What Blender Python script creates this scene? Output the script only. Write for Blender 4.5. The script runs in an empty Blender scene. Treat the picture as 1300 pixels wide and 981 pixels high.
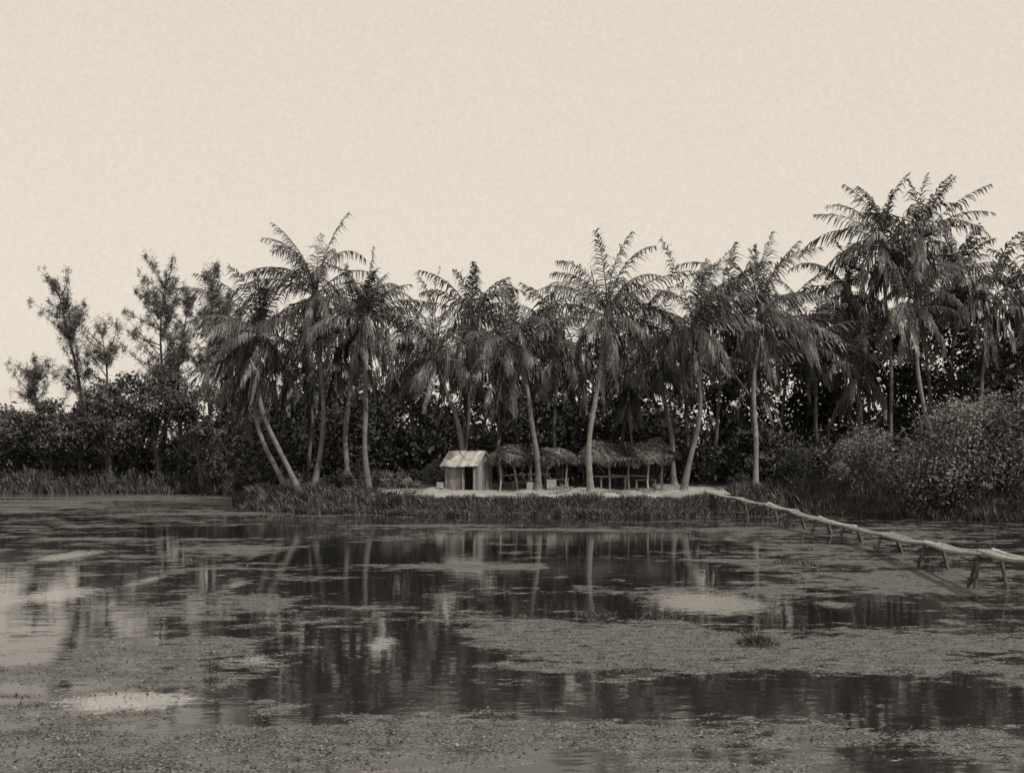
import bpy, math
import numpy as np
from mathutils import noise, Vector
scene=bpy.context.scene
R=np.random.default_rng(7)
PI=math.pi
# ------------------------------------------------------------------ helpers
def nrm(a):
    a=np.asarray(a,float); l=np.linalg.norm(a,axis=-1,keepdims=True); l[l==0]=1
    return a/l
def smooth(t):
    t=np.clip(t,0,1); return t*t*(3-2*t)
class MB:
    def __init__(s): s.v=[];s.f=[];s.m=[];s.t=[];s.n=0
    def add(s,v,f,mat=0,tone=1.0):
        v=np.asarray(v,float).reshape(-1,3); f=np.asarray(f,int).reshape(-1,4)
        s.v.append(v); s.f.append(f+s.n); s.n+=len(v)
        s.m.append(np.full(len(f),mat,dtype=np.int32))
        s.t.append(np.broadcast_to(np.asarray(tone,float),(len(f),)).copy())
    def build(s,name,mats,origin=(0,0,0),smooth_mats=(),parent=None):
        v=np.concatenate(s.v)-np.asarray(origin,float); f=np.concatenate(s.f); m=np.concatenate(s.m); t=np.concatenate(s.t)
        me=bpy.data.meshes.new(name)
        me.vertices.add(len(v)); me.vertices.foreach_set('co',v.astype(np.float32).ravel())
        me.loops.add(f.size); me.loops.foreach_set('vertex_index',f.astype(np.int32).ravel())
        me.polygons.add(len(f)); me.polygons.foreach_set('loop_start',np.arange(0,f.size,4,dtype=np.int32))
        me.polygons.foreach_set('material_index',m)
        if smooth_mats: me.polygons.foreach_set('use_smooth',np.isin(m,list(smooth_mats)))
        else: me.polygons.foreach_set('use_smooth',np.zeros(len(f),bool))
        me.update(calc_edges=True)
        a=me.attributes.new('tone','FLOAT','FACE'); a.data.foreach_set('value',t.astype(np.float32))
        for q in mats: me.materials.append(q)
        o=bpy.data.objects.new(name,me); scene.collection.objects.link(o); o.location=origin
        if parent is not None:
            o.parent=parent
            o.location=np.asarray(origin,float)-np.asarray(parent.location)
        return o
def tube(mb,pts,rad,sides=8,mat=0,tone=1.0,cap=True):
    pts=np.asarray(pts,float); n=len(pts); rad=np.broadcast_to(rad,(n,))
    T=nrm(np.gradient(pts,axis=0))
    ref=np.array([0.,1.,0.]) if abs(T[0][1])<0.8 else np.array([1.,0.,0.])
    A=nrm(np.cross(T,ref)); B=np.cross(T,A)
    th=np.arange(sides)*2*PI/sides
    V=pts[:,None,:]+rad[:,None,None]*(np.cos(th)[None,:,None]*A[:,None,:]+np.sin(th)[None,:,None]*B[:,None,:])
    F=[]
    for i in range(n-1):
        for j in range(sides):
            k=(j+1)%sides
            F.append((i*sides+j,i*sides+k,(i+1)*sides+k,(i+1)*sides+j))
    if cap and sides%2==0:
        for b in (0,(n-1)*sides):
            for j in range(1,sides//2):
                F.append((b+(j-1),b+j,b+(sides-1-j),b+(sides-j)%sides))
    mb.add(V.reshape(-1,3),F,mat,tone)
BF=[(0,1,3,2),(4,6,7,5),(0,4,5,1),(2,3,7,6),(0,2,6,4),(1,5,7,3)]
def box(mb,c,sz,rz=0,mat=0,tone=1.0):
    c=np.asarray(c,float); h=np.asarray(sz,float)/2
    P=np.array([[x,y,z] for x in(-1,1) for y in(-1,1) for z in(-1,1)],float)*h
    cr,sr=math.cos(rz),math.sin(rz)
    P=np.stack([P[:,0]*cr-P[:,1]*sr,P[:,0]*sr+P[:,1]*cr,P[:,2]],1)+c
    mb.add(P,BF,mat,tone)
def beam(mb,p0,p1,w,h,mat=0,tone=1.0):
    p0=np.asarray(p0,float);p1=np.asarray(p1,float); T=nrm(p1-p0)
    ref=np.array([0,0,1.]) if abs(T[2])<0.9 else np.array([0,1.,0])
    A=nrm(np.cross(T,ref)); B=np.cross(A,T)
    P=[]
    for p in (p0,p1):
        for a in (-1,1):
            for b in (-1,1): P.append(p+A*a*w/2+B*b*h/2)
    mb.add(P,BF,mat,tone)
def leaves(mb,C,size,asp,mat,tone,rng,bias=None):
    n=len(C); size=np.broadcast_to(size,(n,))[:,None]
    u=rng.normal(size=(n,3))
    if bias is not None: u=u+np.asarray(bias)
    u=nrm(u); v=nrm(np.cross(u,rng.normal(size=(n,3))))
    V=np.stack([C-u*size,C-v*size*asp,C+u*size,C+v*size*asp],1)
    mb.add(V.reshape(-1,3),np.arange(n*4).reshape(-1,4),mat,tone)
def lump(mb,c,r,n,leaf,rng,mat=0,tone=1.0,asp=0.45,shell=0.3):
    d=nrm(rng.normal(size=(n,3))); d[:,2]=np.where(rng.random(n)<0.3,np.abs(d[:,2]),d[:,2])
    rr=rng.random(n)**shell*(1+0.2*rng.normal(size=n))
    C=np.asarray(c)+d*rr[:,None]*np.asarray(r)
    leaves(mb,C,leaf*rng.uniform(.6,1.3,n),asp,mat,tone*rng.uniform(.5,1.7,n),rng)
# ------------------------------------------------------------------ materials (warm monochrome)
W=(1.0,0.965,0.905)
def newmat(name):
    m=bpy.data.materials.new(name); m.use_nodes=True; nt=m.node_tree
    return m,nt,nt.nodes['Principled BSDF'],nt.nodes,nt.links
def math_(N,L,op,a,b=None,c=None):
    n=N.new('ShaderNodeMath'); n.operation=op
    for i,x in enumerate((a,b,c)):
        if x is None: continue
        if isinstance(x,(int,float)): n.inputs[i].default_value=x
        else: L.new(x,n.inputs[i])
    return n.outputs[0]
def tint(N,L,val):
    n=N.new('ShaderNodeVectorMath'); n.operation='SCALE'; n.inputs[0].default_value=W; L.new(val,n.inputs['Scale']); return n.outputs[0]
def basic(name,lo,hi,scale=3.0,rough=.8,bump=0.0,bscale=20,spec=.3,stretch=(1,1,1),detail=2):
    m,nt,P,N,L=newmat(name)
    tc=N.new('ShaderNodeTexCoord'); mp=N.new('ShaderNodeMapping'); mp.inputs['Scale'].default_value=stretch
    L.new(tc.outputs['Object'],mp.inputs[0])
    no=N.new('ShaderNodeTexNoise'); no.inputs['Scale'].default_value=scale; no.inputs['Detail'].default_value=detail; no.inputs['Roughness'].default_value=.65
    L.new(mp.outputs[0],no.inputs['Vector'])
    mr=N.new('ShaderNodeMapRange'); mr.inputs[1].default_value=.3; mr.inputs[2].default_value=.7; mr.inputs[3].default_value=lo; mr.inputs[4].default_value=hi
    L.new(no.outputs[0],mr.inputs[0])
    at=N.new('ShaderNodeAttribute'); at.attribute_name='tone'
    v=math_(N,L,'MULTIPLY',mr.outputs[0],at.outputs['Fac'])
    col=tint(N,L,v); L.new(col,P.inputs['Base Color'])
    P.inputs['Roughness'].default_value=rough; P.inputs['Specular IOR Level'].default_value=spec
    if bump>0:
        n2=N.new('ShaderNodeTexNoise'); n2.inputs['Scale'].default_value=bscale; n2.inputs['Detail'].default_value=4
        L.new(mp.outputs[0],n2.inputs['Vector'])
        b=N.new('ShaderNodeBump'); b.inputs['Strength'].default_value=bump; b.inputs['Distance'].default_value=.05
        L.new(n2.outputs[0],b.inputs['Height']); L.new(b.outputs[0],P.inputs['Normal'])
    return m
M_frond=basic('palm_frond_leaf',.04,.09,1.2,.45,spec=.5)
M_rachis=basic('palm_midrib',.12,.18,3,.6)
M_leaf=basic('broad_leaf',.022,.05,.5,.65,spec=.25)
M_far_haze=basic('hazed_far_leaf',.04,.075,.5,.7,spec=.25)  # distance haze painted in as a lighter leaf colour
M_bush=basic('light_shrub_leaf',.09,.16,.7,.6,spec=.35)
M_needle=basic('casuarina_needles',.05,.09,.8,.7)
M_bark=basic('bark',.05,.11,6,.9,.4,15,stretch=(1,1,.3))
M_grass=basic('bank_grass_blade',.05,.12,1.5,.7)
M_thatch=basic('palm_thatch',.035,.1,3,.95)
M_wood=basic('weathered_wood',.14,.3,6,.85,.4,30)
M_dark=basic('old_dark_wood',.05,.11,6,.9,.4,30)
M_board=basic('limewashed_boards',.15,.28,5,.85,.3,25,stretch=(3,3,.6))
M_roofp=basic('pale_roof_sheet',.26,.5,3,.7,.2,15)
M_weed=basic('floating_weed_leaf',.05,.13,2,.6)
def palm_bark():
    m=basic('palm_trunk_bark',.09,.25,2.5,.9,detail=6)
    nt=m.node_tree;N=nt.nodes;L=nt.links;P=N['Principled BSDF']
    tc=N.new('ShaderNodeTexCoord')
    wv=N.new('ShaderNodeTexWave'); wv.bands_direction='Z'; wv.inputs['Scale'].default_value=2.7; wv.inputs['Distortion'].default_value=5; wv.inputs['Detail'].default_value=3
    L.new(tc.outputs['Object'],wv.inputs[0])
    b=N.new('ShaderNodeBump'); b.inputs['Strength'].default_value=.35; b.inputs['Distance'].default_value=.03
    L.new(wv.outputs['Fac'],b.inputs['Height']); L.new(b.outputs[0],P.inputs['Normal'])
    return m
M_trunk=palm_bark()
# ------------------------------------------------------------------ terrain
SX=np.array([-400,-90,-75,-60,-40,-24,-20.5,-18.5,-17,-15.5,-14,-12,-9,-6.5,-5.2,0,5,10.5,12.5,15,18,20,23,28,34,42,60,400.])
SY=np.array([-60,-20,40,92,102,98,88,78,69,64,61.5,60.0,59,57.6,56.3,55.6,55.4,55.9,58,58.5,56,53,50,44,30,5,-20,-60.])
def shore(x):
    x=np.asarray(x,float)
    return np.interp(x,SX,SY)-.6*(0.5*np.sin(x*1.1)+.3*np.sin(x*2.9+1)+.2*np.sin(x*5.3))
def fbm(x,y,sc,o=4,seed=0.0):
    return noise.fractal(Vector((x*sc,y*sc,seed)),0.6,2.1,o)
fb=np.vectorize(fbm,otypes=[float])
def ground(x,y):
    x=np.asarray(x,float);y=np.asarray(y,float)
    s=np.maximum(y-shore(x),3.0-y)
    z=-0.9+2.0*smooth((s+1.0)/1.9)+0.3*smooth((s-1)/7)
    z=z+0.09*np.sin(x*.9+y*.4)*smooth(s/3)+.06*np.sin(x*2.3-y*1.7)*smooth(s/3)
    return z
gx=np.concatenate([-np.geomspace(60,3000,16)[::-1],np.linspace(-58,58,330),np.geomspace(60,3000,16)])
gy=np.concatenate([-np.geomspace(10,1500,10)[::-1],np.linspace(-8,45,30)[:-1],np.linspace(45,75,110)[:-1],np.linspace(75,125,60)[:-1],np.geomspace(125,4000,18)])
X,Y=np.meshgrid(gx,gy); Z=ground(X,Y)
nz=fb(X.ravel(),Y.ravel(),.8).reshape(X.shape)
Z=Z+0.08*nz*(Z>-.3)
def gridfaces(ny,nx):
    i=np.arange(ny-1)[:,None]*nx+np.arange(nx-1)[None,:]
    return np.stack([i,i+1,i+nx+1,i+nx],-1).reshape(-1,4)
mb=MB(); mb.add(np.stack([X,Y,Z],-1),gridfaces(len(gy),len(gx)),0,1.0)
def ground_mat():
    m,nt,P,N,L=newmat('sandy_bank_ground')
    g=N.new('ShaderNodeNewGeometry'); sx=N.new('ShaderNodeSeparateXYZ'); L.new(g.outputs['Position'],sx.inputs[0])
    n1=N.new('ShaderNodeTexNoise'); n1.inputs['Scale'].default_value=.9; n1.inputs['Detail'].default_value=8; L.new(g.outputs['Position'],n1.inputs['Vector'])
    n2=N.new('ShaderNodeTexNoise'); n2.inputs['Scale'].default_value=9; n2.inputs['Detail'].default_value=8; L.new(g.outputs['Position'],n2.inputs['Vector'])
    h=math_(N,L,'ADD',sx.outputs['Z'],math_(N,L,'MULTIPLY',math_(N,L,'SUBTRACT',n1.outputs[0],.5),.8))
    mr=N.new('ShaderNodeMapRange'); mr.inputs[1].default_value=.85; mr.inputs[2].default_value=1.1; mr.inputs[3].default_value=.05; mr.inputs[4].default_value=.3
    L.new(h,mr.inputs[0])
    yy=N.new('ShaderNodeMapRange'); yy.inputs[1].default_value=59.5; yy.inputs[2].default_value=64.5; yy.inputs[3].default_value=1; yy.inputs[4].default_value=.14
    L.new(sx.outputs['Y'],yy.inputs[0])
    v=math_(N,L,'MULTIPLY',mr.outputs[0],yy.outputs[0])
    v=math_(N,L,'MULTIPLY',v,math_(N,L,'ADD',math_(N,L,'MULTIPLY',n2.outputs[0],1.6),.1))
    L.new(tint(N,L,v),P.inputs['Base Color']); P.inputs['Roughness'].default_value=.95
    b=N.new('ShaderNodeBump'); b.inputs['Strength'].default_value=.6; b.inputs['Distance'].default_value=.08; L.new(n2.outputs[0],b.inputs['Height']); L.new(b.outputs[0],P.inputs['Normal'])
    return m
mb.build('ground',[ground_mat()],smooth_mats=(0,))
# ------------------------------------------------------------------ water
ALG=[(-26,78,16,20,.6),(-16,58,5,2,.4),(-8.3,33.5,1.7,2.0,1.2),(-1.2,28.3,3.1,.9,1.2),(-19,48,6,3,.5),(-14,38,4,2,.5),(-12,31,3,3,.2),
 (-4.8,14.2,2.0,3.4,.45),(-3.2,9.8,3.6,1.2,.5),(-5.2,21,2.3,1.8,.65),(1.9,15.8,2.6,1.9,.9),(-.1,17.3,.9,1,.7),(5.6,15.8,1.7,1.5,.95),
 (.4,10.6,3.2,.65,.7),(8.6,25,3.4,3,.6),(9,35,3,6,.5),(14,42,4,6,.5),(5,22.5,1.2,.6,.5),(4,44,5,1.0,.7),(-3,47,4,.8,.6),(1,36,3,.6,.7),(5,30,2,.5,.7),(4.8,10.2,1.5,.8,.4),
 (-4.5,32,3.2,4,-1.0),(-10.8,43,3,3.5,-1.0),(-3.0,22.5,1.8,3.2,-.8),(-1.7,15.2,1.2,2.6,-1.0),(2.1,12.5,3,.7,-1.1),(3.4,27,2.2,4,-.7),
 (6,19.4,2.2,1.3,-.9),(1.8,37,5,5,-.7),(3.9,12.3,1.4,.9,-.9),(0,52,9,3,-.6),(1.2,21,1.9,1.7,-.7),(-2.6,11.3,.9,.35,-.6)]
SKY_REFL=[(-9.1,22,.8,1.6,1.3),(-4.2,12.1,.8,.55,1.5),(3.7,20.7,1.2,1.9,1.5),(-1.9,16,.25,.9,1.1),(-8.2,25,.3,2,1.0),(-12.7,31.5,.8,2.5,1.2),(6.0,20.5,.5,.8,.9),(-6,24,.3,1.2,1.0),(-3.4,14.6,.5,.5,.8)]  # ellipses where bright sky reflections are painted onto the pond as pale patches
def field(lst,x,y):
    o=np.zeros_like(x)
    for cx,cy,rx,ry,w in lst:
        o+=w*np.exp(-(((x-cx)/rx)**2+((y-cy)/ry)**2)**1.3)
    return o
def coverage(x,y):
    n=fb(x*.6,y*1.1,.42,5,3.3)*.65+fb(x*.6,y*1.1,1.7,4,9.1)*.8
    return field(ALG,x,y)+n-.34
wx=np.concatenate([-np.geomspace(30,600,14)[::-1],np.linspace(-29.5,-8,110)[:-1],np.linspace(-8,8,220)[:-1],np.linspace(8,29.5,110),np.geomspace(30,600,14)])
wy=np.concatenate([[-150,-50,-10,0,4],np.geomspace(7,110,300),[130,200,500]])
X,Y=np.meshgrid(wx,wy)
cov=coverage(X.ravel(),Y.ravel()); sky_refl=field(SKY_REFL,X.ravel(),Y.ravel())
mb=MB(); mb.add(np.stack([X,Y,np.zeros_like(X)],-1),gridfaces(len(wy),len(wx)),0,1.0)
def water_mat():
    m,nt,P,N,L=newmat('pond_water')
    g=N.new('ShaderNodeNewGeometry'); mp=N.new('ShaderNodeMapping'); mp.inputs['Scale'].default_value=(.62,1.1,1)
    L.new(g.outputs['Position'],mp.inputs[0]); pos=mp.outputs[0]
    def nz(sc,det=8,ro=.6,src=None):
        n=N.new('ShaderNodeTexNoise'); n.inputs['Scale'].default_value=sc; n.inputs['Detail'].default_value=det; n.inputs['Roughness'].default_value=ro; L.new(src or pos,n.inputs['Vector']); return n.outputs[0]
    a=N.new('ShaderNodeAttribute'); a.attribute_name='coverage'
    f=N.new('ShaderNodeAttribute'); f.attribute_name='sky_refl'
    n5=nz(5,6,.8); n30=nz(42,2,.8)
    P.inputs['Base Color'].default_value=(.014,.0135,.0125,1); P.inputs['Roughness'].default_value=.05; P.inputs['IOR'].default_value=1.33
    b=N.new('ShaderNodeBump'); b.inputs['Strength'].default_value=.07; b.inputs['Distance'].default_value=.05; L.new(nz(2.5,2,.5),b.inputs['Height']); L.new(b.outputs[0],P.inputs['Normal'])
    al=N.new('ShaderNodeBsdfPrincipled'); al.inputs['Roughness'].default_value=.8; al.inputs['Specular IOR Level'].default_value=.2
    v=N.new('ShaderNodeMapRange'); v.inputs[1].default_value=.38; v.inputs[2].default_value=.66; v.inputs[3].default_value=.012; v.inputs[4].default_value=.2; L.new(n30,v.inputs[0])
    k=N.new('ShaderNodeMapRange'); k.inputs[1].default_value=.35; k.inputs[2].default_value=.65; k.inputs[3].default_value=.4; k.inputs[4].default_value=1.45; L.new(n5,k.inputs[0])
    v2=math_(N,L,'MULTIPLY',v.outputs[0],k.outputs[0])
    L.new(tint(N,L,v2),al.inputs['Base Color'])
    fi=N.new('ShaderNodeBsdfPrincipled'); fi.inputs['Roughness'].default_value=.25  # pale shader for the painted sky reflections
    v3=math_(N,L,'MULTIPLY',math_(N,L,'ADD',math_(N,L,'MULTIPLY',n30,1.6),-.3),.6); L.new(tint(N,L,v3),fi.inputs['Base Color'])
    m1=math_(N,L,'ADD',a.outputs['Fac'],math_(N,L,'MULTIPLY',math_(N,L,'SUBTRACT',n5,.5),3.2))
    m1=math_(N,L,'ADD',m1,math_(N,L,'MULTIPLY',math_(N,L,'SUBTRACT',n30,.5),2.2))
    r1=N.new('ShaderNodeMapRange'); r1.inputs[1].default_value=.02; r1.inputs[2].default_value=.14; L.new(m1,r1.inputs[0])
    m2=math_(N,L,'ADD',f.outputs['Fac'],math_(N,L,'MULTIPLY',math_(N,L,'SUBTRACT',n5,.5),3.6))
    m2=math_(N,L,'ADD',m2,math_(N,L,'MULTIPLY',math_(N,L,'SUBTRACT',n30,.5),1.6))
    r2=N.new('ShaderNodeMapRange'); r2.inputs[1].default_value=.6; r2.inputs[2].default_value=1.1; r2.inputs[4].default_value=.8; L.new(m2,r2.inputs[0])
    x1=N.new('ShaderNodeMixShader'); L.new(r1.outputs[0],x1.inputs[0]); L.new(P.outputs[0],x1.inputs[1]); L.new(al.outputs[0],x1.inputs[2])
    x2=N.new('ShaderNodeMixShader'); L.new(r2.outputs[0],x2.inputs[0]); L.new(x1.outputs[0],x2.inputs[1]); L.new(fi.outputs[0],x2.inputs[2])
    L.new(x2.outputs[0],N['Material Output'].inputs[0])
    return m
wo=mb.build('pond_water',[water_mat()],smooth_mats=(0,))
for nm,arr in (('coverage',cov),('sky_refl',sky_refl)):
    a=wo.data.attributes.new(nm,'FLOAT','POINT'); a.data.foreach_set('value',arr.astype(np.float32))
n=70000
yy=1/R.uniform(1/50.,1/8.5,n); xx=R.uniform(-.56,.56,n)*yy
c=coverage(xx,yy)
k=(c>R.uniform(-.25,1.0,n)); xx=xx[k];yy=yy[k]; n=len(xx)
mb=MB()
a=R.uniform(0,2*PI,n); s=R.uniform(.006,.018,n)*(1+yy/35)
u=np.stack([np.cos(a),np.sin(a),R.normal(0,.3,n)],1); v=np.stack([-np.sin(a),np.cos(a),R.normal(0,.3,n)],1)
C=np.stack([xx,yy,R.uniform(.006,.025,n)],1)
V=np.stack([C-u*s[:,None],C-v*s[:,None]*.6,C+u*s[:,None],C+v*s[:,None]*.6],1)
mb.add(V,np.arange(n*4).reshape(-1,4),0,R.uniform(.2,1.6,n)**1.5)
mb.build('floating_water_weed',[M_weed])
# ------------------------------------------------------------------ palms
def frond(mb,o,az,el,Lf,droop,rng,tone,wind,ns=30,leafL=1.1,curl=1.1,wd=1.0):
    N=11; s=np.linspace(0,1,N)
    e=el-droop*s**1.3
    h=np.array([math.cos(az),math.sin(az),0])
    d=np.cos(e)[:,None]*h+np.sin(e)[:,None]*np.array([0,0,1.])+np.asarray(wind)*(s[:,None])*.9
    d=nrm(d); P=np.zeros((N,3)); P[0]=o
    for i in range(1,N): P[i]=P[i-1]+(d[i-1]+d[i])/2*Lf/(N-1)
    sd=np.array([-math.sin(az),math.cos(az),0]); sd=nrm(sd-(d@sd)[:,None]*d)
    up=np.cross(d,sd); up*=np.where(up[:,2:3].mean()<0,-1,1)
    roll=rng.normal(0,.6)
    sd2=sd*math.cos(roll)+up*math.sin(roll); up2=up*math.cos(roll)-sd*math.sin(roll)
    w=np.linspace(.08,.012,N)[:,None]
    for q in (sd2,up2):
        V=np.stack([P-q*w*.5,P+q*w*.5],1).reshape(-1,3)
        mb.add(V,[(2*i,2*i+1,2*i+3,2*i+2) for i in range(N-1)],1,tone)
    t=np.linspace(.1,.995,ns)
    for sg in (-1,1):
        tt=np.clip(t+rng.uniform(-.015,.015,ns),0,1)
        f=lambda A: np.stack([np.interp(tt,s,A[:,j]) for j in range(3)],1)
        p,T,S,U=f(P),f(d),f(sd2),f(up2)
        LL=leafL*(.35+.65*np.sin(PI*np.clip(tt,.05,1)**.8))*rng.uniform(.65,1.12,ns)
        LL=LL[:,None]
        g=np.array([0,0,-1.])
        d1=nrm(S*sg*.6+T*(.5+.5*tt[:,None])+U*.1+g*.45+rng.normal(0,.12,(ns,3)))
        d2=nrm(d1+g*curl*rng.uniform(.6,1.7,(ns,1))+np.asarray(wind)*1.1)
        mid=p+d1*LL*.4; tip=mid+d2*LL*.6
        wv=nrm(T-np.sum(T*d1,1,keepdims=True)*d1)
        w0=rng.uniform(.028,.045,(ns,1))*wd
        V=np.stack([p-wv*w0*.7,p+wv*w0*.7,mid+wv*w0,mid-wv*w0,tip+wv*w0*.25,tip-wv*w0*.25],1)
        b=np.arange(ns)[:,None]*6
        F=np.concatenate([b+np.array([[0,1,2,3]]),b+np.array([[3,2,4,5]])])
        tn=tone*rng.uniform(.6,1.45,ns)
        mb.add(V.reshape(-1,3),F,0,np.concatenate([tn,tn]))
def palm(bx,by,cx,cz,Lf=4.3,nf=26,seed=0,wind=(.1,0,0),cy=None,bow=.0,rt=.15,ns=30,nm='coconut_palm',tt=1.0):
    rng=np.random.default_rng(1000+seed)
    bz=float(ground(bx,by))-.15
    cy=by+rng.uniform(-.8,.8) if cy is None else cy
    B=np.array([bx,by,bz]); C=np.array([cx,cy,cz]); mb=MB()
    t=np.linspace(0,1,26); hz=1-(1-t)**1.5
    kx=rng.uniform(-.25,.25)
    P=np.stack([B[0]+(C[0]-B[0])*hz+(bow+kx)*np.sin(PI*t)+.14*np.sin(t*2*PI+seed)*np.sin(PI*t),B[1]+(C[1]-B[1])*hz,B[2]+(C[2]-B[2])*t],1)
    r=rt*(1.0-.3*t)*(1+.06*np.sin(t*23+seed))+.14*np.exp(-t*16)
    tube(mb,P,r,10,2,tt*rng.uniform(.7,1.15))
    tube(mb,[C+[0,0,-.6],C+[0,0,-.2],C+[0,0,.4],C+[0,0,.9]],[.16,.3,.2,.04],8,1,.4)
    ga=2.39996; a0=rng.uniform(0,6.28); nf=int(nf*.84)
    for i in range(nf):
        q=i/(nf-1)
        el=math.radians(84-112*q**1.0)+rng.normal(0,.2)
        L_=Lf*(.62+.38*math.sin(PI*min(1,q*1.1+.12)))*rng.uniform(.75,1.14)
        droop=math.radians(rng.uniform(50,115)+15*q) if q>.12 else math.radians(rng.uniform(20,65))
        tone=rng.uniform(.55,1.4)*(1.0 if q<.8 else rng.uniform(.8,1.9))
        frond(mb,C+[0,0,.35-.6*q],a0+i*ga+rng.normal(0,.4),el,L_,droop,rng,tone,wind,ns=ns,curl=1.1 if q<.5 else 1.9,wd=30/ns)
    for i in range(rng.integers(3,7)):
        frond(mb,C+[0,0,-.3],rng.uniform(0,6.28),math.radians(rng.uniform(-75,-35)),Lf*rng.uniform(.5,.85),.5,rng,rng.uniform(.7,1.9),wind,ns=20,leafL=.7,curl=2)
    for i in range(rng.integers(4,9)):
        a=rng.uniform(0,6.28); c=C+[math.cos(a)*.3,math.sin(a)*.3,-.25-rng.uniform(0,.3)]
        tube(mb,[c+[0,0,-.14],c+[0,0,-.08],c+[0,0,.04],c+[0,0,.13]],[.03,.1,.115,.03],6,1,.7)
    return mb.build(nm,[M_frond,M_rachis,M_trunk],origin=B,smooth_mats=(2,))
L=(-.3,0,0); Rr=(.36,0,0); Z0=(.08,0,0)
PALMS=[(-11.2,62,-11.1,12.1,5.8,38,L),(-11.7,61,-14.0,9.9,5.4,34,L),(-13.1,64,-15.3,8.2,4.6,26,L),(-9.3,63,-8.95,10.2,4.6,26,Z0),
(-7.75,60,-7.9,10.3,4.7,30,Rr),(-2.55,61,-4.2,8.6,5.3,30,L),(-3.2,66,-2.4,11.2,4.9,26,Z0),(-6.2,70,-6.5,9.2,4.6,22,Z0),
(1.4,59.5,.2,8.9,4.9,30,Z0),(2.8,66,2.6,9.8,4.6,24,L),(4.2,58.5,5.05,10.3,5.7,40,Z0),(9.2,59,9.8,9.8,5.5,34,Rr),
(9.3,63,8.5,8.7,4.3,22,Rr),(13.3,60,13.7,10.8,5.6,36,Rr),(12.2,68,13.3,12.2,4.6,24,Rr),(18.7,66,18.0,9.8,5.0,28,Rr),
(21.8,70,21.3,13.4,4.8,28,Z0),(22.9,66,22.5,15.8,5.6,38,L),(26.7,69,25.7,16.5,5.7,36,Z0),(24.8,64,23.4,11.6,5.1,30,Rr),
(28,70,28.4,14.2,5.0,32,Rr),(28.6,66,28.4,12.0,4.9,28,Z0),(32,68,31.7,13.2,4.8,28,Z0),(-12.6,68,-12.7,8.8,4.6,22,L),
(-16.0,70,-17.2,9.3,4.8,26,L),(-.3,72,-.5,10.4,4.6,22,Z0),(4.4,70,4.3,9.0,4.6,20,Z0),(8.2,73,8.4,9.9,4.6,22,Z0),
(17.8,72,18,11.2,4.8,22,Rr),(23.4,72,23.2,10.9,4.8,20,Z0),(-11.0,72,-11.4,9.4,4.6,20,L),(-3.4,74,-3.2,9.0,4.5,18,Z0),(14.9,66,14.7,8.6,4.6,20,Rr),
(11.6,72,11.3,9.2,4.5,18,Z0),(6.6,65,7.0,7.6,4.2,18,Z0),(-.6,67,-.9,7.4,4.2,18,Z0),(20.6,67,20.9,8.0,4.4,18,Z0),(-14.6,74,-14.9,7.8,4.4,18,L)]
for i,(bx,by,cx,cz,Lf,nf,wd) in enumerate(PALMS):
    front=by<65
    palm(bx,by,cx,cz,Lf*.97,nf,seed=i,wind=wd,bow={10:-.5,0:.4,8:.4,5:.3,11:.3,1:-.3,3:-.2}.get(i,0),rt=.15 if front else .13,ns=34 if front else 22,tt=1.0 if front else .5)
# ------------------------------------------------------------------ casuarina trees (left)
def casuarina(bx,by,H,seed,lean=0.0,nl=26,dens=1.0,spread=.16,t0=.35):
    rng=np.random.default_rng(seed); bz=float(ground(bx,by))-.2; B=np.array([bx,by,bz]); mb=MB()
    t=np.linspace(0,1,16)
    P=np.stack([bx+lean*t**1.5+.3*np.sin(t*7+seed),by+.2*np.sin(t*5),bz+H*t],1)
    tube(mb,P,.22*(1-t)**.8+.02,7,1,.9)
    for i in range(nl):
        q=rng.uniform(t0,1)**.85; p=np.array([np.interp(q,t,P[:,j]) for j in range(3)])
        az=rng.uniform(0,6.28); el=rng.uniform(.2,1.0); Lb=H*spread*rng.uniform(.4,1.3)*(1.15-.7*q)*1.7
        cv=np.array([-.25*Lb,0,.3*Lb])
        s=np.linspace(0,1,7)[:,None]
        d=np.array([math.cos(az)*math.cos(el),math.sin(az)*math.cos(el),math.sin(el)])
        br=p+d*s*Lb+cv*s**2
        tube(mb,br,np.linspace(.06,.012,7),4,1,.8,cap=False)
        for k in range(int(8*dens)):
            a=rng.uniform(.2,1.05); c=p+d*a*Lb+cv*a*a+rng.normal(0,.12,3)
            nn=int(18*dens); off=rng.normal(size=(nn,3))*np.array([.18,.18,.32])*rng.uniform(.4,1.3)
            u=nrm(rng.normal(size=(nn,3))*.5+np.array([-.35,0,-.2])); Lh=rng.uniform(.18,.46,nn)[:,None]
            w=nrm(np.cross(u,rng.normal(size=(nn,3))))*.028
            C=c+off
            V=np.stack([C-u*Lh,C-w,C+u*Lh,C+w],1)
            mb.add(V.reshape(-1,3),np.arange(nn*4).reshape(-1,4),0,rng.uniform(.5,1.6,nn))
    return mb.build('casuarina_tree',[M_needle,M_bark],origin=B,smooth_mats=(1,))
casuarina(-41.0,105,19.8,11,lean=-2.2,nl=34,spread=.13)
casuarina(-34.5,108,19.0,12,lean=.4,nl=46,spread=.16)
casuarina(-31.8,104,17.0,13,lean=1.0,nl=32,spread=.14)
casuarina(-29.0,106,20.5,14,lean=-.3,nl=28,spread=.08,t0=.4)
casuarina(-38.3,104,14.0,15,lean=-.5,nl=28,spread=.2,t0=.2)
casuarina(-26.0,100,16.0,16,lean=.5,nl=36,spread=.17,t0=.3)
casuarina(-46.5,108,11.0,17,lean=-.5,nl=28,spread=.2,t0=.2)
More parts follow.
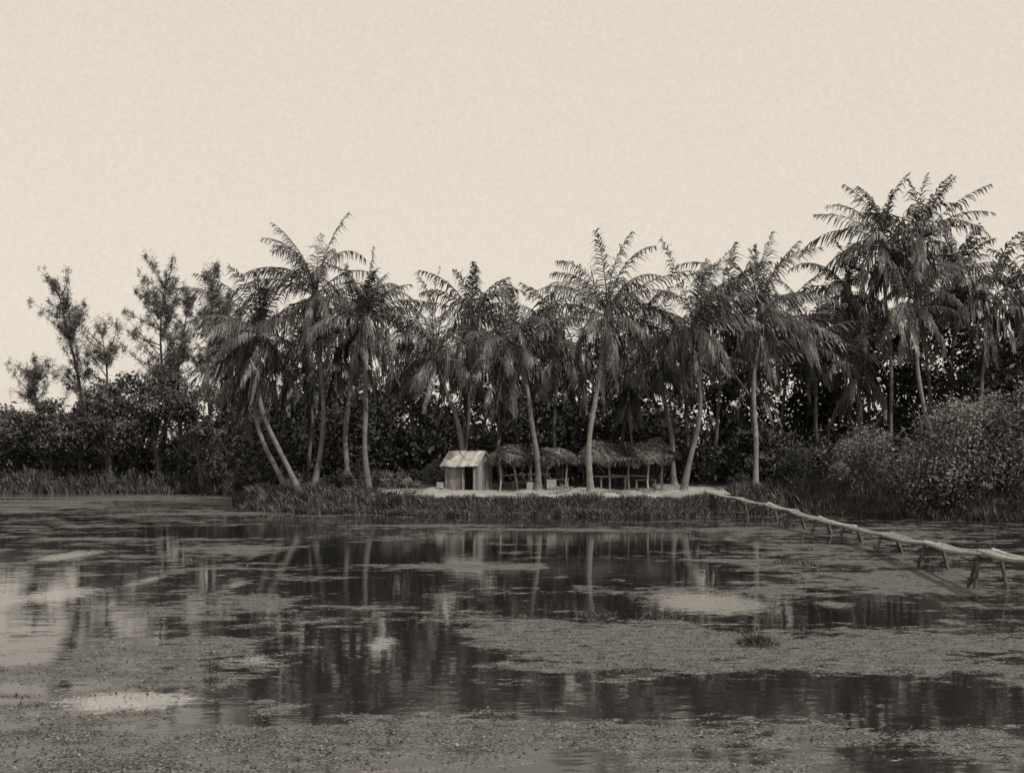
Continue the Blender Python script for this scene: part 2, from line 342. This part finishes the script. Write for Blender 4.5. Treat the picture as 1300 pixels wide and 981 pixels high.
# ------------------------------------------------------------------ broadleaf trees
def broadleaf(bx,by,H,rad,seed,mat,nl=9,n=420,leaf=.24,nm='broadleaf_tree'):
    rng=np.random.default_rng(seed); bz=float(ground(bx,by))-.2; B=np.array([bx,by,bz]); mb=MB()
    t=np.linspace(0,1,8); P=np.stack([bx+.3*np.sin(t*4+seed),by+.2*np.sin(t*3),bz+H*.6*t],1)
    tube(mb,P,.22*(1-.6*t),7,1)
    for i in range(nl):
        az=i*2.4+rng.uniform(-.4,.4); q=rng.uniform(.2,1); r=rad*rng.uniform(.25,1)*(1.1-.35*q)
        e=np.array([bx+math.cos(az)*r,by+math.sin(az)*r,bz+H*(.25+.67*q)])
        st=P[int(2+5*q*.8)]
        s=np.linspace(0,1,6)[:,None]; br=st*(1-s)+e*s; br[:,2]+= -.5*np.sin(PI*s[:,0])
        tube(mb,br,np.linspace(.09,.02,6),5,1,.9,cap=False)
        rr=rad*rng.uniform(.25,.5)
        lump(mb,e,(rr,rr,rr*.75),n,leaf,rng,0,rng.uniform(.6,1.5))
    return mb.build(nm,[mat,M_bark],origin=B,smooth_mats=(1,))
k=0
for (x,y,H,r,mt) in [(-44,104,8.0,4,2),(-38,103,9.5,3.4,1),(-33,102,11.5,3.4,2),(-28,99,9.5,3.6,1),(-23.5,94,10.5,3.2,2),(-20.5,88,8.5,3.2,2),(-49,108,7,4.5,1),
                  (26,75,11.5,4,0),(30,73,13,4.5,0),(33.5,66,11,4.2,1),(20.5,76,11,4,0),(36,74,12,4.5,0),(23,78,12.5,4,0),(15,80,11,4,0),(8,82,10.5,4,0),(1,82,11,4,0),(-6,82,10,4,0),(-12,80,8.8,3.4,0),(31,70,10,4,1)]:
    k+=1; broadleaf(x,y,H,r,200+k,(M_leaf,M_needle,M_far_haze)[mt],nl=14,n=300,leaf=.21)
# ------------------------------------------------------------------ jungle thicket masses
def thicket(name,x0,x1,y0,y1,zt,nl,n,leaf,seed,mat,rr=(1.3,2.4),tr=0):
    rng=np.random.default_rng(seed); mb=MB()
    for i in range(nl):
        x=rng.uniform(x0,x1); y=rng.uniform(y0,y1)
        if y<shore(x)+3.5: y=shore(x)+3.5+rng.uniform(0,3)
        top=zt*(.8+.25*math.sin(x*.35+seed)+.12*math.sin(x*.9)); z=float(ground(x,y))+rng.uniform(.1,1)*top*(.4+.6*(y-y0)/(y1-y0+.01))
        r=rng.uniform(*rr)
        lump(mb,(x,y,z),(r*1.15,r,r*.85),n,leaf,rng,0,rng.uniform(.45,1.6))
    for i in range(tr):
        x=rng.uniform(x0,x1);y=rng.uniform(y0,y0+(y1-y0)*.4); y=max(y,float(shore(x))+1.5); z=float(ground(x,y)); ln=rng.normal(0,.8)
        t=np.linspace(0,1,6); tube(mb,np.stack([x+ln*t,y+0*t,z-.2+(zt*.55)*t],1),.1*(1-.4*t),6,1,rng.uniform(.8,1.8))
    mb.build(name,[mat,M_bark],smooth_mats=(1,))
thicket('jungle_thicket',-19,36,67.0,82,7.6,230,250,.23,31,M_leaf,tr=24)
thicket('far_shore_thicket',-75,-17,104,120,5.5,110,280,.3,32,M_far_haze,rr=(1.8,3.2),tr=30)
thicket('distant_tree_line',-170,170,135,160,9,180,220,.7,33,M_far_haze,rr=(4,6))
thicket('right_bank_thicket',14,24,60.5,66,3.2,45,300,.15,34,M_leaf,rr=(.8,1.5),tr=6)
def shrub(x,y,rx,rz,seed,mat,n=700,nl=10,leaf=.1,nm='shrub'):
    rng=np.random.default_rng(seed); z0=float(ground(x,y)); z0=max(z0,-.1); mb=MB()
    for i in range(nl):
        a=rng.uniform(0,6.28); q=rng.random()**.6
        e=np.array([x+math.cos(a)*rx*q*.75,y+math.sin(a)*rx*q*.6,z0+rz*rng.uniform(.1,.88)*(1.15-.5*q)])
        s=np.linspace(0,1,5)[:,None]; st=np.array([x,y,z0-.1]); tube(mb,st*(1-s)+e*s,np.linspace(.05,.015,5),4,1,cap=False)
        r=rx*rng.uniform(.2,.42)
        lump(mb,e,(r,r,min(r,rz*.4)),n,leaf,rng,0,rng.uniform(.55,1.35),asp=.35)
    mb.build(nm,[mat,M_bark],origin=(x,y,z0))
shrub(22.3,53.5,4.0,5.6,41,M_bush,n=900,nl=28,leaf=.11)
shrub(26.5,51.0,4.2,6.3,42,M_bush,n=900,nl=26,leaf=.11)
shrub(18.4,57.5,2.4,3.4,43,M_bush,n=700,nl=14,leaf=.08)
shrub(15.5,60,1.8,2.2,44,M_leaf,n=600,nl=9,leaf=.09)
for i,(x,y,rx,rz) in enumerate([(-9.2,61.8,1.1,1.5),(-8.2,61.2,1.3,1.9),(-6.6,60.3,1.0,1.3),(-14.6,66.8,1.2,1.2),(-13.0,65,1.0,.9),(-10.4,61.6,.9,.8),(-12.3,62.5,.8,.8),(-5.2,60.5,.8,1.5),(-4.6,62.5,.9,1.7),(12.6,60.2,.9,1.1),(-16.6,72,1.4,1.6),(-17.6,76,1.6,1.5),(-18.8,82,1.8,1.8),(-16.2,68.5,1.2,.9),(-5.6,58.3,.7,.8)]):
    shrub(x,y,rx,rz,50+i,M_leaf if i%2 else M_bush,n=240,nl=8,leaf=.07)
# ------------------------------------------------------------------ bank grass
def grass(name,n,x0,x1,s0,s1,h0,h1,seed,mat,w=.02,tl=(.5,1.5)):
    rng=np.random.default_rng(seed); x=rng.uniform(x0,x1,n); y=shore(x)+rng.uniform(s0,s1,n)
    z=np.maximum(ground(x,y)-.03,-.05)
    cl=.35+.9*np.clip((np.sin(x*2.1)+np.sin(x*5.7+1)*.7+np.sin(x*.7+y)+1.8)/4.4,0,1)
    h=rng.uniform(h0,h1,n)*cl
    C=np.stack([x,y,z],1); a=rng.uniform(0,6.28,n); wv=np.stack([np.cos(a),np.sin(a),0*a],1)*w*(1+rng.random((n,1)))
    tip=C+np.stack([rng.normal(0,.4,n)*h,rng.normal(-.35,.3,n)*h,h],1); mid=C+(tip-C)*.5+np.array([0,0,.06])
    V=np.stack([C-wv,C+wv,mid+wv*.8,mid-wv*.8,tip+wv*.1,tip-wv*.1],1); b=np.arange(n)[:,None]*6
    tn=rng.uniform(*tl,n)*(.7+.6*cl)
    mb=MB(); mb.add(V.reshape(-1,3),np.concatenate([b+[[0,1,2,3]],b+[[3,2,4,5]]]),0,np.concatenate([tn,tn])); mb.build(name,[mat])
grass('bank_grass',20000,-6.2,11.8,-.75,.5,.12,.5,61,M_grass,w=.018,tl=(.5,1.9))
grass('peninsula_grass',10000,-18,-5.8,-.75,2.0,.15,.6,62,M_grass,w=.022,tl=(.5,1.6))
grass('right_shore_reeds',12000,11.5,28,-1.0,2.5,.3,1.0,63,M_grass,w=.02,tl=(.5,1.5))
grass('far_shore_reeds',9000,-70,-17,-2,4,.4,1.2,64,M_grass,w=.05,tl=(.4,1.1))
# ------------------------------------------------------------------ wooden shed
def empty(name,loc):
    e=bpy.data.objects.new(name,None); e.location=loc; scene.collection.objects.link(e); return e
sx,sy=-2.45,60.3; sz=float(ground(sx,sy)); rz=math.radians(-24)
E=empty('wooden_shed',(sx,sy,sz))
def T(lx,ly,lz):
    return np.array([sx+lx*math.cos(rz)-ly*math.sin(rz),sy+lx*math.sin(rz)+ly*math.cos(rz),sz+lz])
Wd,Dp,He,Hr=1.9,1.7,1.5,2.15
mb=MB(); rng=np.random.default_rng(5)
x=-Wd/2
while x<Wd/2-.01:
    w=.17
    for yy_ in (-Dp/2,Dp/2):
        z0=1.32 if (yy_<0 and .15<x<.75) else 0
        c=T(x+w/2,yy_+rng.uniform(-.008,.008),(z0+He)/2); box(mb,c,(w-.012,.03,He-z0),rz,0,rng.uniform(.4,1.1))
    x+=w
y=-Dp/2+.03
while y<Dp/2-.05:
    w=.16; yc=y+w/2; top=He+(Hr-He)*(1-abs(yc)/(Dp/2))-.03
    for xx_ in (-Wd/2-.02,Wd/2+.02):
        box(mb,T(xx_,yc,top/2),(.03,w-.012,top),rz,0,rng.uniform(.4,1.0))
    y+=w
mb.build('walls',[M_board],parent=E,origin=(sx,sy,sz))
mb=MB()
for sg in (-1,1):
    for i in range(9):
        x0=-Wd/2-.2+i*(Wd+.4)/9; x1=x0+(Wd+.4)/9-.01
        ov=.25+rng.uniform(-.05,.05)
        ze=He-ov*(Hr-He)/(Dp/2)
        P=[T(x0,0,Hr+.05),T(x1,0,Hr+.05),T(x1,sg*(Dp/2+ov),ze+.05),T(x0,sg*(Dp/2+ov),ze+.05)]
        P=P+[p-np.array([0,0,.035]) for p in P]
        mb.add(P,[(0,1,2,3),(7,6,5,4),(0,4,5,1),(1,5,6,2),(2,6,7,3),(3,7,4,0)],0,rng.uniform(.65,1.15))
mb.build('roof',[M_roofp],parent=E,origin=(sx,sy,sz))
mb=MB()
for a,b in (((.15,-Dp/2-.03,0),(.15,-Dp/2-.03,1.33)),((.84,-Dp/2-.03,0),(.84,-Dp/2-.03,1.33)),((.1,-Dp/2-.03,1.36),(.9,-Dp/2-.03,1.36))):
    beam(mb,T(*a),T(*b),.06,.06,0,1)
mb.build('door_frame',[M_wood],parent=E,origin=(sx,sy,sz))
# ------------------------------------------------------------------ thatched shelters
def shelter(x0,x1,y0,y1,eave,ridge,seed,wall=False):
    rng=np.random.default_rng(seed); cx=(x0+x1)/2; cy=(y0+y1)/2; g=float(ground(cx,cy)); E=empty('thatched_shelter',(cx,cy,g)); O=(cx,cy,g)
    mb=MB(); nx=5
    for i in range(nx):
        x=x0+.15+(x1-x0-.3)*i/(nx-1)
        for y in (y0+.15,y1-.15):
            xx=x+rng.uniform(-.15,.15); t=np.linspace(0,1,5)
            gz=float(ground(xx,y))
            tube(mb,np.stack([xx+.05*np.sin(t*5+i)+rng.normal(0,.1)*t,y+0*t,gz-.1+(g+eave-gz+.12)*t],1),.055,6,0,rng.uniform(.7,1.6))
    for y in (y0+.15,y1-.15): tube(mb,[(x0-.1,y,g+eave),(cx,y,g+eave-.05),(x1+.1,y,g+eave+.02)],.045,6,0)
    for i in range(3): 
        x=x0+.4+(x1-x0-.8)*i/2; tube(mb,[(x,y0+.1,g+eave+.06),(x,cy,g+ridge-.12)],.035,6,0); tube(mb,[(x,y1-.1,g+eave+.06),(x,cy,g+ridge-.12)],.035,6,0)
    for q in range(3):
        xa=x0+.15+(x1-x0-.3)*q/4; beam(mb,(xa,y0+.1,g+.75+rng.normal(0,.05)),(xa+(x1-x0-.3)/4,y0+.1,g+.72),.05,.05,0)
    beam(mb,(x0+.3,y0+.2,g+eave-.1),(x0+1.0,y0+.2,g+.9),.04,.04,0)
    mb.build('posts_and_rails',[M_wood],parent=E,origin=O)
    mb=MB(); ov=.45; nn=15; hipx=.8
    xs=np.linspace(x0-ov,x1+ov,nn); vs=np.linspace(0,1,6)
    sag=lambda x: .1*np.sin(x*1.3+seed)+.05*np.sin(x*4.1)-.12*np.sin(PI*(x-x0)/(x1-x0))
    for sg,ye in ((-1,y0-ov),(1,y1+ov)):
        V=[]
        for v in vs:
            for x in xs:
                xi=np.clip(x,x0-ov+hipx*(1-v)*1.1,x1+ov-hipx*(1-v)*1.1)
                V.append((xi,cy+(ye-cy)*v,g+ridge-(ridge-eave+.15)*v+rng.normal(0,.03)*(v>0)-.03+sag(xi)*(1-.5*v)))
        mb.add(V,gridfaces(6,nn),0,.7)
    for sg,xe in ((-1,x0-ov),(1,x1+ov)):
        xr=xe-sg*hipx*1.1
        V=[(xr,cy,g+ridge-.03+sag(xr)),(xr,cy-.01,g+ridge-.03+sag(xr)),(xe,y0-ov,g+eave-.18),(xe,y1+ov,g+eave-.18)]
        mb.add(V,[(0,2,3,1)],0,.7)
    n=5200; x=rng.uniform(x0-ov,x1+ov,n); v=rng.random(n)**.8; side=np.where(rng.random(n)<.7,-1,1)
    ye=np.where(side<0,y0-ov,y1+ov)
    hw=hipx*(1-v)*1.05; x=np.clip(x,x0-ov+hw,x1+ov-hw)
    C=np.stack([x,cy+(ye-cy)*v,g+ridge-(ridge-eave+.15)*v+rng.uniform(0,.12,n)+sag(x)*(1-.5*v)],1)
    dn=nrm(np.stack([rng.normal(0,.4,n),side*rng.uniform(.4,1.0,n),-(ridge-eave)/abs(cy-y0)*.9-rng.uniform(-.2,.5,n)],1))
    Ln=rng.uniform(.2,.65,n)[:,None]; wv=nrm(np.cross(dn,rng.normal(0,.35,(n,3))+[0,-.2,1]))*.022
    tip=C+dn*Ln
    V=np.stack([C-wv,C+wv,tip+wv*.4,tip-wv*.4],1); mb.add(V.reshape(-1,3),np.arange(4*n).reshape(-1,4),0,rng.uniform(.4,2.4,n)*(.8+.5*np.sin(x*2.3+seed)))
    n=1000; x=rng.uniform(x0-ov,x1+ov,n); C=np.stack([x,y0-ov+rng.uniform(-.03,.1,n),g+eave-.12+rng.uniform(-.05,.1,n)+.5*sag(x)],1)
    tip=C+np.stack([rng.normal(0,.1,n),rng.normal(0,.05,n),-rng.uniform(.1,.6,n)*(.6+.4*np.sin(x*4))],1); wv=np.array([.02,0,0])
    V=np.stack([C-wv,C+wv,tip+wv*.3,tip-wv*.3],1); mb.add(V.reshape(-1,3),np.arange(4*n).reshape(-1,4),0,rng.uniform(.7,4,n))
    mb.build('thatch_roof',[M_thatch],parent=E,origin=O)
    if wall:
        mb=MB()
        for i in range(int((x1-x0)/.14)):
            x=x0+.1+i*.14; box(mb,(x,y1-.25+rng.uniform(-.01,.01),g+.75+rng.uniform(-.05,.05)),(.12,.02,1.5+rng.uniform(-.1,.1)),0,0,rng.uniform(.3,.8))
        mb.build('woven_back_wall',[M_dark],parent=E,origin=O)
shelter(-.75,3.0,60.2,62.8,1.8,2.35,71)
shelter(4.1,8.6,60.3,63.2,1.85,2.75,72,wall=True)
def table(x,y,w,d,h,nm='wooden_table',tone=1.2):
    g=float(ground(x,y)); mb=MB(); n=5
    for i in range(n): box(mb,(x,y-d/2+d*(i+.5)/n,g+h),(w,d/n-.01,.04),0,0,tone*(.9+.05*i))
    for a in(-1,1):
        for b in(-1,1): box(mb,(x+a*(w/2-.08),y+b*(d/2-.08),g+(h-.02)/2-.02),(.07,.07,h),0,0,tone*.9)
        box(mb,(x+a*(w/2-.08),y,g+h-.07),(.05,d-.23,.08),0,0,tone*.8)
    mb.build(nm,[M_wood],origin=(x,y,g))
table(1.5,60.9,1.3,.7,.75); table(2.7,60.6,.9,.35,.45,'wooden_bench'); table(.5,60.9,1.0,.35,.45,'wooden_bench')
table(5.6,60.9,1.5,.8,.75); table(7.4,60.7,1.2,.35,.45,'wooden_bench')
def crate(x,y,s):
    g=float(ground(x,y)); mb=MB()
    for k in range(4):
        for a in (-1,1):
            box(mb,(x,y+a*s/2,g+.06+k*s*.25),(s,.02,s*.22),0,0,1.2); box(mb,(x+a*s/2,y,g+.06+k*s*.25),(.02,s-.03,s*.22),0,0,1.0)
    for a in(-1,1):
        for b in(-1,1): box(mb,(x+a*(s/2-.035),y+b*(s/2-.035),g+s*.45),(.04,.04,s*.95),0,0,1.0)
    box(mb,(x,y,g+s*1.0),(s+.02,s+.02,.02),0,0,1.2)
    mb.build('wooden_crate',[M_wood],origin=(x,y,g))
crate(2.15,59.9,.5); crate(1.0,59.7,.4); crate(-3.9,59.6,.35)
# ------------------------------------------------------------------ footbridge
BP=np.array([(10.3,57.2,1.12),(11.2,54,.93),(11.6,49.5,.80),(11.6,45,.68),(11.55,41,.57),(11.4,37,.50),(11.15,32.5,.50),(10.55,27.5,.60),(10.0,23,.74),(9.5,19,.86),(8.9,14,.98),(8.3,8,1.05),(7.8,2,1.15)])
E=empty('log_footbridge',(11.5,38,0)); O=(11.5,38,0)
mb=MB(); rng=np.random.default_rng(81)
for off,r in ((-.12,.055),(.04,.07),(.18,.055)):
    for i in range(len(BP)-1):
        a=BP[i].copy(); b=BP[i+1].copy(); tdir=nrm(b-a); sdv=np.array([tdir[1],-tdir[0],0])
        a=a+sdv*(off+rng.normal(0,.03))-tdir*.2; b=b+sdv*(off+rng.normal(0,.04))+tdir*.2
        a[2]+=rng.uniform(0,.06); b[2]+=rng.uniform(0,.06)
        t=np.linspace(0,1,8)[:,None]; P=a*(1-t)+b*t; P[:,2]-=.06*np.sin(PI*t[:,0]); P[:,0]+=.04*np.sin(t[:,0]*7+i)
        tube(mb,P,np.linspace(r*1.1,r*.75,8),8,0,rng.uniform(1.0,1.8))
mb.build('walkway_logs',[M_wood],parent=E,origin=O,smooth_mats=(0,))
mb=MB()
for i in range(1,len(BP)-1):
    p=BP[i]; tdir=nrm(BP[i+1]-BP[i-1]); sdv=np.array([tdir[1],-tdir[0],0])
    j=rng.normal(0,.06,4)
    tube(mb,[p+sdv*-.5+[0,0,-.13+j[0]],p+sdv*.5+[0,0,-.12+j[1]]],.045,6,0,1.2)
    for sg in(-1,1):
        top=p+sdv*sg*.22+np.array([0,0,-.02])
        tube(mb,[top,p+sdv*sg*(.5+j[2])+tdir*.22+np.array([0,0,-p[2]-.6])],.042,6,0,1.1)
        tube(mb,[top,p+sdv*sg*(.5+j[3])-tdir*.22+np.array([0,0,-p[2]-.6])],.038,6,0,.9)
    tube(mb,[p+sdv*-.45+[0,0,-p[2]*.75],p+sdv*.45+[0,0,-p[2]*.7]],.03,6,0,1.0)
mb.build('trestle_legs',[M_dark],parent=E,origin=O)
# ------------------------------------------------------------------ debris
def stick(x,y,L_,a,seed,r=.02,z=.01):
    t=np.linspace(0,1,7); mb=MB()
    P=np.stack([x+L_*t*math.cos(a),y+L_*t*math.sin(a)+.05*np.sin(t*6),z+.05*np.sin(t*9+seed)],1); tube(mb,P,r*(1-.6*t),5,0,1)
    P2=np.stack([x+L_*(.5*math.cos(a))+.3*t,y+L_*.5*math.sin(a)+.1*t,z+.02+.25*t],1); tube(mb,P2,r*.5*(1-.6*t),5,0,1)
    mb.build('floating_branch',[M_dark],origin=(x,y,0))
stick(1.0,17.5,1.9,.1,1); stick(-12.5,60.0,2.4,-.1,2,.06,.1); stick(-10.5,58.8,2.5,.2,3,.06,.2)
def tuft(x,y,r,h,n,seed):
    rng=np.random.default_rng(seed); mb=MB(); a=rng.uniform(0,6.28,n); q=rng.random(n)**.5*r
    C=np.stack([x+q*np.cos(a),y+q*np.sin(a),0*a-.02],1); tip=C+np.stack([rng.normal(0,.4,n)*h,rng.normal(0,.4,n)*h,h*rng.uniform(.4,1,n)*(1.2-q/r)],1)
    b=rng.uniform(0,6.28,n); wv=np.stack([np.cos(b),np.sin(b),0*b],1)*.012
    V=np.stack([C-wv,C+wv,tip+wv*.3,tip-wv*.3],1); mb.add(V.reshape(-1,3),np.arange(4*n).reshape(-1,4),0,rng.uniform(.4,1.1,n)); mb.build('water_grass_tuft',[M_grass],origin=(x,y,0))
for i,(x,y,r,h) in enumerate([(3.55,15.9,.28,.24),(-3.4,18.5,.2,.1),(-9,52,1.0,.3),(-17,53,1.5,.3),(4.5,23,.3,.12),(7.5,29,.8,.2),(-3.6,13.2,.15,.08),(12,47,1,.3),(1.5,19.2,.5,.1),(2.6,19.0,.4,.12),(-21,62,2,.35),(-24,70,2.5,.35)]):
    tuft(x,y,r,h,500,300+i)
rng=np.random.default_rng(9)
for i,(x,y) in enumerate([(-9.8,61.0),(-4.5,58.2),(3.3,58.4),(8.0,58.6),(6.2,57.6)]):
    mb=MB(); g=float(ground(x,y)); frond(mb,np.array([x,y,g+.12]),rng.uniform(0,6.28),.12,2.6,.25,rng,1.9,(0,0,0),ns=22,leafL=.5,curl=.25); mb.build('fallen_palm_frond',[M_frond,M_rachis],origin=(x,y,g))
# ------------------------------------------------------------------ light
az=math.radians(135); elv=math.radians(44)
sdir=Vector((math.sin(az)*math.cos(elv),math.cos(az)*math.cos(elv),math.sin(elv)))
sl=bpy.data.lights.new('sun','SUN'); sl.energy=3.6; sl.angle=math.radians(.6); sl.color=(1,.965,.91)
so=bpy.data.objects.new('sun',sl); scene.collection.objects.link(so); so.rotation_euler=sdir.to_track_quat('Z','Y').to_euler(); so.location=(30,-30,50)
w=bpy.data.worlds.new('World'); scene.world=w; w.use_nodes=True; N=w.node_tree.nodes; L=w.node_tree.links
bg=N['Background']; bg.inputs[1].default_value=.1
sk=N.new('ShaderNodeTexSky'); sk.sky_type='NISHITA'; sk.sun_disc=False; sk.sun_elevation=elv; sk.sun_rotation=az; sk.dust_density=4
bw=N.new('ShaderNodeRGBToBW'); L.new(sk.outputs[0],bw.inputs[0])
pw=math_(N,L,'POWER',bw.outputs[0],.1); ml=math_(N,L,'MULTIPLY',pw,7.05)
tc=N.new('ShaderNodeTexCoord'); hz=N.new('ShaderNodeTexNoise'); hz.inputs['Scale'].default_value=260; hz.inputs['Detail'].default_value=3; hz.inputs['Roughness'].default_value=.9
L.new(tc.outputs['Generated'],hz.inputs['Vector'])
hm=math_(N,L,'ADD',math_(N,L,'MULTIPLY',hz.outputs[0],.3),.85)
ml=math_(N,L,'MULTIPLY',ml,hm)
vs=N.new('ShaderNodeVectorMath'); vs.operation='SCALE'; vs.inputs[0].default_value=(1.0,.912,.79); L.new(ml,vs.inputs['Scale']); L.new(vs.outputs[0],bg.inputs[0])
# ------------------------------------------------------------------ camera
cd=bpy.data.cameras.new('camera'); co=bpy.data.objects.new('camera',cd); scene.collection.objects.link(co)
co.location=(0,0,2.6); co.rotation_euler=(math.radians(90),0,0); cd.sensor_width=36; cd.lens=38.6; cd.shift_y=.0765; cd.clip_end=6000; cd.clip_start=.1
scene.camera=co
scene.view_settings.view_transform='Standard'; scene.view_settings.look='None'; scene.view_settings.exposure=0
